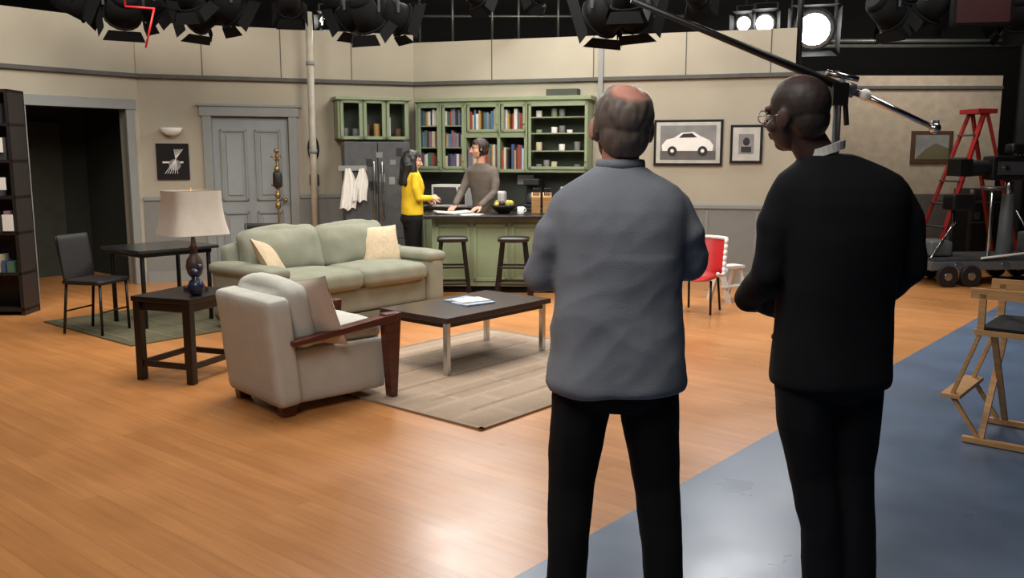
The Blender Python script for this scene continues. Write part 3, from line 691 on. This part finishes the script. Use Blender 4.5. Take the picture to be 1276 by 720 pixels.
def remesh(bm,name,voxel,smooth,m,parent,disp=None,color=None,M=None):
    bmesh.ops.recalc_face_normals(bm,faces=bm.faces)
    me=bpy.data.meshes.new(name+'_src'); bm.to_mesh(me); bm.free()
    o=bpy.data.objects.new(name+'_src',me); COL.objects.link(o)
    r=o.modifiers.new('r','REMESH'); r.mode='VOXEL'; r.voxel_size=voxel
    s=o.modifiers.new('s','SMOOTH'); s.factor=.5; s.iterations=smooth
    dg=bpy.context.evaluated_depsgraph_get(); dg.update()
    ne=bpy.data.meshes.new_from_object(o.evaluated_get(dg))
    bpy.data.objects.remove(o); ne.name=name
    if disp:
        ns=[v.normal.copy() for v in ne.vertices]
        for v,nn in zip(ne.vertices,ns): v.co+=nn*disp(v.co)
    if color:
        ca=ne.color_attributes.new('Col','FLOAT_COLOR','POINT')
        for i,v in enumerate(ne.vertices): ca.data[i].color=color(v.co)
    for p in ne.polygons: p.use_smooth=True
    ne.materials.clear(); ne.materials.append(m)
    ob=bpy.data.objects.new(name,ne); COL.objects.link(ob)
    if M is not None: ob.matrix_local=M
    ob.parent=parent
    return ob
SKINM=colattr_mat('skin_and_hair',.55)
def sstep(a,b_,x):
    t=max(0,min(1,(x-a)/(b_-a))); return t*t*(3-2*t)
def head(parent,pos,yaw,pitch,roll,skin,hair,style,sc=1.0):
    sk=lin(skin); hr=lin(hair); lip=tuple([sk[0]*.8,sk[1]*.55,sk[2]*.55,1])
    bm=bmesh.new()
    ico(bm,(0,-.018,.030),(.076,.096,.086)); ico(bm,(0,.02,-.03),(.062,.070,.085)); ico(bm,(0,.045,-.088),(.032,.034,.026))
    ico(bm,(0,-.045,-.015),(.064,.060,.074))
    caps(bm,(0,.088,.012),.009,(0,.108,-.026),.014); ico(bm,(.013,.096,-.03),.010); ico(bm,(-.013,.096,-.03),.010)
    caps(bm,(-.018,.085,-.056),.008,(.018,.085,-.056),.008); caps(bm,(-.015,.083,-.067),.008,(.015,.083,-.067),.008)
    caps(bm,(-.05,.066,.024),.010,(-.014,.082,.020),.010); caps(bm,(.05,.066,.024),.010,(.014,.082,.020),.010)
    for s in (-1,1):
        ico(bm,(s*.081,-.010,-.008),(.010,.021,.034),Euler((.15,0,s*-.45)).to_matrix()); ico(bm,(s*.076,-.004,-.02),(.012,.012,.018))
        ico(bm,(s*.045,.05,-.03),(.022,.025,.022))
    def hairw(p):
        x,y,z=p
        nz=noise.noise(Vector(p)*40)*.008
        if abs(x)>.0775 and z<.028: return 0
        if style=='bald_ring':
            crown=Vector((x/.076,(y+.018)/.096,(z-.03)/.086)).normalized()
            d=crown.dot(Vector((0,-.36,.93)).normalized())
            w=1-sstep(.68,.88,d+nz*4)
            w*=sstep(-.092,-.072,z+nz)*(1-sstep(.012,.03,y+nz))
            if y>0 and z<-.01: w*=.25
            return w
        if style in('short','full','long'):
            if z>.075+nz*.5 and y<.085: return 1
            if z>.05 and y<.058+nz: return 1
            return 1. if (y<.012+nz and z>-.07) else 0
        if style=='shaved':
            return .8*sstep(-.06,-.035,z+nz)*(1-sstep(.03,.06,y+nz))*(1-.8*sstep(.085,.112,z)) if abs(x)<.079 else 0
        return 0
    amp={'bald_ring':.009,'short':.015,'full':.016,'long':.012,'shaved':.003}.get(style,0)
    def disp(p): 
        w=hairw(p)
        return w*amp*(.75+.35*noise.noise(Vector((p.x*60,p.y*60,p.z*25)))) if w else 0
    R=Matrix.Translation(pos)@Matrix.Rotation(yaw*D2R,4,'Z')@Matrix.Rotation(roll*D2R,4,'Y')@Matrix.Rotation(pitch*D2R,4,'X')@Matrix.Scale(sc,4)
    def color(p):
        x,y,z=p
        q=Vector(p); c=Vector((0,-.018,.03)); q2=c+(q-c)*(1-amp/.1) if amp else q
        w=hairw(q2)
        base=sk
        if abs(x)<.024 and -.076<z<-.048 and y>.080: base=lip
        elif .016<z<.034 and .014<abs(x)<.052 and y>.066: base=hr
        if w:
            k=.9+.3*noise.noise(Vector((x*90,y*90,z*30)))
            base=tuple(base[i]*(1-w)+hr[i]*k*w for i in range(3))+(1,)
        return (base[0],base[1],base[2],1)
    remesh(bm,'head',.0045,3,SKINM,parent,disp,color,R)
    eb=B(); ew=mat('eye_white',(225,220,214),.2,var=.01); ei=mat('eye_iris',(50,34,24),.2)
    for s in (-1,1):
        eb.sph((s*.031,.070,.002),.0135,ew,n=10); eb.sph((s*.031,.079,.002),.0062,ei,n=8)
        eb.sph((s*.031,.0695,.006),(.0155,.0145,.0115),mat('lid_%d_%d'%(skin[0],skin[1]),skin,.6),n=10)
    o=eb.done('eyes',parent=parent); o.matrix_local=R
    return R
def hand(bm,w,d,nrm,thumb,curl=35,sc=1.0):
    d=Vector(d).normalized(); nrm=Vector(nrm); nrm=(nrm-d*nrm.dot(d)).normalized(); y=nrm.cross(d)*thumb; w=Vector(w)
    P=lambda a,b_,c:w+(d*a+y*b_+nrm*c)*sc
    for k,(yy,l) in enumerate(((.033,.066),(.011,.076),(-.011,.070),(-.032,.056))):
        caps(bm,P(.0,yy*.6,0),.014*sc,P(.085-.004*k,yy,0),.0115*sc)
        a=0; p=(.085-.004*k,yy,0); r=.0098
        for s_ in (.45,.32,.25):
            a+=curl*D2R; q=(p[0]+l*s_*math.cos(a),p[1],p[2]+l*s_*math.sin(a))
            caps(bm,P(*p),r*sc,P(*q),(r-.0009)*sc); p=q; r-=.0009
    caps(bm,P(.015,.02,.004),.015*sc,P(.05,.052,.014),.012*sc); caps(bm,P(.05,.052,.014),.0115*sc,P(.075,.060,.026),.0105*sc); caps(bm,P(.075,.060,.026),.0105*sc,P(.095,.058,.036),.009*sc)
def hands(parent,lst,skin):
    c=lin(skin)
    for i,(w,d,n_,t,cu) in enumerate(lst):
        bm=bmesh.new(); hand(bm,w,d,n_,t,cu)
        remesh(bm,'hand_%d'%(i+1),.0038,2,SKINM,parent,None,lambda p:c)
def shoes(parent,lst,m):
    for i,(x,y,z,yaw) in enumerate(lst):
        b=B()
        b.rbox((0,.07,.015),(.10,.29,.024),.011,BLACK,n=5)
        b.sph((0,.13,.035),(.047,.095,.038),m); b.sph((0,-.02,.05),(.042,.075,.05),m); b.sph((0,.04,.05),(.044,.10,.045),m)
        b.done('shoe_%d'%(i+1),(x,y,z),yaw,parent=parent)
def folds(amp,kind):
    def f(p):
        x,y,z=p
        if kind=='shirt':
            a=noise.noise(Vector((x*3.2+z*1.6,y*4,z*4.5-x*2.5))); c=noise.noise(Vector((x*9-z*6,y*8+3,z*9)))
            low=1.0 if z<1.25 else .5
            v=(1-abs(a)*3.4)*.8+(1-abs(c)*3.2)*.3
            h=noise.noise(Vector((x*8,y*8,.5)))*(max(0,1.15-z)*3.0)
            arm=sstep(.20,.24,abs(x))*noise.noise(Vector((x*6,y*10,z*22)))*1.4
            return amp*(v*low+h+arm)
        if kind=='suit':
            a=noise.noise(Vector((x*3.5+z*1.2,y*4+7,z*3.2))); c=noise.noise(Vector((x*8,y*8,z*8+x*5)))
            arm=sstep(.21,.25,abs(x))*noise.noise(Vector((x*6,y*10,z*18)))*1.2
            return amp*((1-abs(a)*3)*.8+c*.4+arm)
        a=noise.noise(Vector((x*10,y*10+5,z*3))); c=noise.noise(Vector((x*8,y*8,z*16)))
        return amp*((1-abs(a)*3)*.7+c*.4)
    return f
def empty(name,loc,rz):
    e=bpy.data.objects.new(name,None); COL.objects.link(e); e.location=loc; e.rotation_euler=(0,0,rz*D2R); e.empty_display_size=.2; return e

def body(parent,top_secs,arms,legs,pel,topm,pantm,skin,neck,tk='shirt',ta=.006,pa=.005,vox=.010,sm=7):
    bm=bmesh.new(); torso(bm,top_secs)
    for ch in arms: chain(bm,ch)
    remesh(bm,'top_garment',vox,sm,topm,parent,folds(ta,tk))
    bm=bmesh.new(); torso(bm,pel)
    for ch in legs: chain(bm,ch)
    remesh(bm,'trousers',vox,5,pantm,parent,folds(pa,'pants'))
    c=lin(skin); bm=bmesh.new(); chain(bm,neck); remesh(bm,'neck',.007,3,SKINM,parent,None,lambda p:c)

# man in grey shirt: back to camera, arms folded
SH=mat('grey_shirt_cloth',(132,137,146),.9,var=.06,scale=14,bump=.25,bscale=300)
PT=mat('black_trousers',(15,15,17),.9,var=.15,spec=.3)
m1=empty('man_grey_shirt',(.345,2.85,.004),0)
body(m1,[(.800,.0,0,.224,.150),(.82,0,0,.230,.156),(.90,0,0,.226,.155),(1.0,0,-.002,.216,.148),(1.12,0,-.006,.206,.143),(1.24,0,-.010,.206,.143),(1.33,0,-.013,.212,.138),(1.39,0,-.014,.214,.126),(1.43,0,-.012,.206,.112),(1.46,0,-.010,.182,.100),(1.485,0,-.006,.142,.088),(1.508,0,-.003,.100,.078),(1.53,0,.004,.072,.070)],
     [[(-.172,-.01,1.395,.056),(-.213,-.005,1.30,.062),(-.248,.03,1.17,.054),(-.10,.20,1.15,.046),(.08,.235,1.19,.038)],
      [(.172,-.01,1.395,.056),(.212,-.005,1.31,.060),(.246,.03,1.21,.052),(.10,.215,1.18,.046),(-.07,.25,1.20,.038)]],
     [[(-.10,0,.84,.105),(-.128,.0,.66,.092),(-.145,.015,.47,.078),(-.155,-.01,.28,.069),(-.162,-.02,.09,.065)],
      [(.10,0,.84,.105),(.118,.0,.66,.092),(.145,.015,.47,.078),(.160,-.01,.28,.069),(.172,-.02,.09,.065)]],
     [(.74,0,0,.12,.10),(.78,0,-.005,.180,.125),(.86,0,-.01,.190,.135),(.98,0,0,.175,.125)],SH,PT,(190,136,116),
     [(0,-.012,1.47,.064),(0,0,1.55,.060),(0,.012,1.62,.058)],ta=.0062)
head(m1,(.005,.020,1.650),6,5,2,(214,152,132),(114,102,93),'bald_ring',1.14)
hands(m1,[((.09,.235,1.19),(1,-.3,.15),(0,-1,0),1,20),((-.08,.25,1.20),(-1,-.3,.1),(0,-1,0),-1,20)],(196,142,118))
shoes(m1,[(-.162,-.03,0,12),(.172,-.03,0,-14)],mat('shoe_black',(16,15,15),.4))
b=B(); b.lathe([(.066,-.012),(.078,-.010),(.080,.004),(.077,.018),(.070,.020),(.066,.01)],(0,.004,1.528),SH,sy=.97,cap=False); b.done('collar',parent=m1)

# man in dark suit
SU=mat('black_suit_cloth',(15,16,21),.9,var=.12,scale=12,spec=.3)
m2=empty('man_dark_suit',(1.088,2.96,.004),8)
body(m2,[(.785,0,.0,.198,.148),(.81,0,.0,.203,.153),(.92,0,0,.200,.148),(1.05,0,-.005,.194,.142),(1.18,0,-.01,.202,.146),(1.30,0,-.015,.213,.146),(1.40,-.003,-.018,.224,.134),(1.455,-.005,-.018,.226,.118),(1.494,-.008,-.014,.210,.102),(1.520,-.018,-.010,.164,.090),(1.541,-.034,-.004,.116,.082),(1.562,-.055,.0,.080,.074)],
     [[(-.190,-.01,1.44,.052),(-.224,-.01,1.33,.061),(-.246,-.01,1.17,.055),(-.235,.16,1.06,.048),(-.17,.25,1.03,.040)],
      [(.190,-.01,1.44,.052),(.230,-.02,1.34,.060),(.256,-.02,1.18,.056),(.235,.13,1.06,.048),(.14,.24,1.02,.040)]],
     [[(-.09,0,.86,.105),(-.082,.0,.66,.096),(-.040,.015,.47,.082),(-.004,-.01,.28,.072),(.010,-.02,.05,.072)],
      [(.085,0,.86,.105),(.090,.0,.66,.096),(.100,.015,.47,.082),(.114,-.01,.28,.074),(.122,-.02,.05,.074)]],
     [(.74,0,0,.13,.10),(.78,0,-.005,.175,.125),(.86,0,-.01,.182,.135),(.98,0,0,.172,.125)],SU,SU,(70,49,40),
     [(-.055,-.005,1.51,.062),(-.10,.005,1.58,.060),(-.138,.012,1.64,.058)],tk='suit',ta=.005,pa=.004)
HM=head(m2,(-.158,.018,1.695),30,-2,-8,(84,60,50),(48,43,41),'shaved',1.06)
hands(m2,[((-.16,.26,1.03),(1,.2,-.25),(0,-1,-.2),1,30),((.13,.25,1.02),(-1,.2,-.2),(0,-1,-.2),-1,30)],(72,48,38))
shoes(m2,[(.014,-.02,0,-22),(.126,-.02,0,-26)],mat('shoe_black',(16,15,15),.4))
b=B(); c0=Vector((-.070,.002,1.574))
for i in range(32):
    a0=2*math.pi*i/32; a1=2*math.pi*(i+1)/32
    f=lambda a:(c0.x+.070*math.cos(a),c0.y+.070*math.sin(a),c0.z+.022*math.cos(a)-.008*math.sin(a))
    b.bar(f(a0),f(a1),.006,.028,PAPER)
b.done('shirt_collar',parent=m2)
b=B()
for s in (-1,1):
    for i in range(16):
        a0=2*math.pi*i/16;a1=2*math.pi*(i+1)/16
        b.cyl((s*.033+.024*math.cos(a0),.098,.0+.019*math.sin(a0)),(s*.033+.024*math.cos(a1),.098,.019*math.sin(a1)),.0018,CHROME,n=6)
    b.cyl((s*.057,.097,.004),(s*.084,-.005,.006),.0018,CHROME,n=6)
b.cyl((-.009,.1,.003),(.009,.1,.003),.0018,CHROME,n=6)
o=b.done('eyeglasses',parent=m2); o.matrix_local=HM

# man behind the island
KS=mat('taupe_shirt_cloth',(98,90,82),.85)
m3=empty('man_brown_shirt',(-.33,11.06,0),148)
body(m3,[(.86,0,0,.165,.115),(1.0,0,.01,.165,.115),(1.15,0,.03,.178,.12),(1.28,0,.055,.195,.125),(1.38,0,.075,.195,.115),(1.43,0,.082,.15,.09),(1.48,0,.09,.075,.07)],
     [[(-.17,.075,1.38,.06),(-.215,.10,1.25,.056),(-.23,.16,1.12,.048),(-.18,.36,.985,.036)],
      [(.17,.075,1.38,.06),(.22,.10,1.25,.056),(.25,.16,1.12,.048),(.20,.36,.985,.036)]],
     [[(-.085,0,.84,.095),(-.10,.01,.47,.07),(-.11,-.01,.09,.058)],[(.085,0,.84,.095),(.10,.01,.47,.07),(.11,-.01,.09,.058)]],
     [(.76,0,0,.12,.10),(.84,0,0,.17,.12),(.94,0,0,.16,.115)],KS,PT,(190,146,122),
     [(0,.09,1.44,.055),(0,.105,1.54,.052),(0,.125,1.6,.05)],ta=.004,vox=.012,sm=4)
head(m3,(0,.135,1.655),-42,-6,0,(192,146,122),(50,36,28),'full',1.02)
hands(m3,[((-.175,.38,.962),(.3,1,-.25),(0,-.2,-1),-1,14),((.195,.38,.962),(-.2,1,-.25),(0,-.2,-1),1,14)],(196,150,126))
shoes(m3,[(-.11,-.01,0,8),(.11,-.01,0,-8)],mat('shoe_black',(16,15,15),.4))
# woman at the end of the island
YC=mat('yellow_cardigan_cloth',(222,186,32),.85,var=.08,bump=.2,bscale=200)
m4=empty('woman_yellow_cardigan',(-1.18,10.50,0),-66)
body(m4,[(.88,0,0,.160,.125),(.98,0,0,.150,.122),(1.08,0,.005,.140,.115),(1.2,0,.015,.152,.128),(1.29,0,.005,.162,.118),(1.35,0,0,.145,.096),(1.40,0,0,.09,.075),(1.43,0,0,.055,.056)],
     [[(-.150,0,1.33,.050),(-.182,-.01,1.2,.047),(-.188,.02,1.08,.042),(-.13,.20,1.06,.030)],
      [(.150,0,1.33,.050),(.182,-.01,1.2,.047),(.188,.02,1.08,.042),(.12,.20,1.08,.030)]],
     [[(-.08,0,.82,.095),(-.085,.01,.45,.062),(-.08,-.01,.10,.042)],[(.08,0,.82,.095),(.085,.01,.45,.062),(.08,-.01,.10,.042)]],
     [(.74,0,0,.12,.10),(.82,0,-.01,.165,.125),(.92,0,0,.14,.11)],YC,PT,(206,160,134),
     [(0,0,1.40,.044),(0,.012,1.50,.042)],ta=.003,vox=.010,sm=4)
head(m4,(0,.03,1.515),-6,-14,0,(200,156,130),(22,16,16),'long',.96)
bm=bmesh.new()
ico(bm,(0,-.005,1.565),(.094,.096,.080)); ico(bm,(0,-.055,1.48),(.094,.078,.12))
for x in (-.06,0,.06): caps(bm,(x,-.065,1.45),.055,(x*1.2,-.095,1.25),.040)
for s in (-1,1): caps(bm,(s*.075,-.005,1.53),.036,(s*.088,.0,1.38),.038); caps(bm,(s*.088,.0,1.38),.038,(s*.095,.025,1.26),.026)
HR=mat('black_hair',(16,13,13),.45,var=.4,scale=60)
remesh(bm,'hair',.008,4,HR,m4,lambda p:.006*noise.noise(Vector((p.x*50,p.y*50,p.z*6))))
hands(m4,[((-.125,.215,1.06),(.5,.8,-.1),(.6,0,-.6),-1,30),((.115,.215,1.08),(-.4,.8,.1),(-.6,0,-.6),1,30)],(206,160,134))
shoes(m4,[(-.08,-.02,0,4),(.08,-.02,0,-4)],mat('shoe_black',(16,15,15),.4))

# ---------------------------------------------------------------- lights
def area(name,loc,size,power,col=(1,.93,.84),target=None):
    l=bpy.data.lights.new(name,'AREA'); l.size=size; l.energy=power; l.color=col
    o=bpy.data.objects.new(name,l); COL.objects.link(o); o.location=loc
    if target: o.rotation_euler=(Vector(target)-Vector(loc)).to_track_quat('-Z','Y').to_euler()
    return o
area('softbox_living',(-1.4,6.4,4.2),2.2,190,target=(-1.5,8.0,0))
area('softbox_left',(-4.0,7.4,4.2),1.5,95,target=(-3.7,11,1.2))
area('softbox_kitchen',(.6,8.6,4.2),1.7,160,target=(.3,11.6,1.2))
area('softbox_foreground',(-1.0,1.6,4.6),2.4,150,col=(1,.95,.9),target=(.2,4.3,0))
area('softbox_right',(3.8,7.2,4.2),1.5,90,col=(1,.97,.93),target=(3.8,10.2,.6))
area('far_wall_light',(5.6,11.9,4.1),.9,75,target=(5.4,13.5,1.6))
area('backlight_center',(-.45,11.3,4.0),1.5,150,col=(1,.97,.93),target=(-.2,3.6,0))
area('backlight_right',(2.6,10.2,4.15),1.0,115,col=(.96,.98,1),target=(1.0,3,0))
W=bpy.data.worlds.new('World'); S.world=W; W.use_nodes=True; W.node_tree.nodes['Background'].inputs[0].default_value=(.5,.5,.55,1); W.node_tree.nodes['Background'].inputs[1].default_value=.12

S.view_settings.view_transform='Standard'; S.view_settings.look='None'; S.view_settings.exposure=0
cam=bpy.data.cameras.new('camera'); co=bpy.data.objects.new('camera',cam); COL.objects.link(co)
cam.sensor_width=36; cam.lens=1105/1276*36; co.location=(0,0,1.56); co.rotation_euler=((90-8.49)*D2R,0,0)
S.camera=co
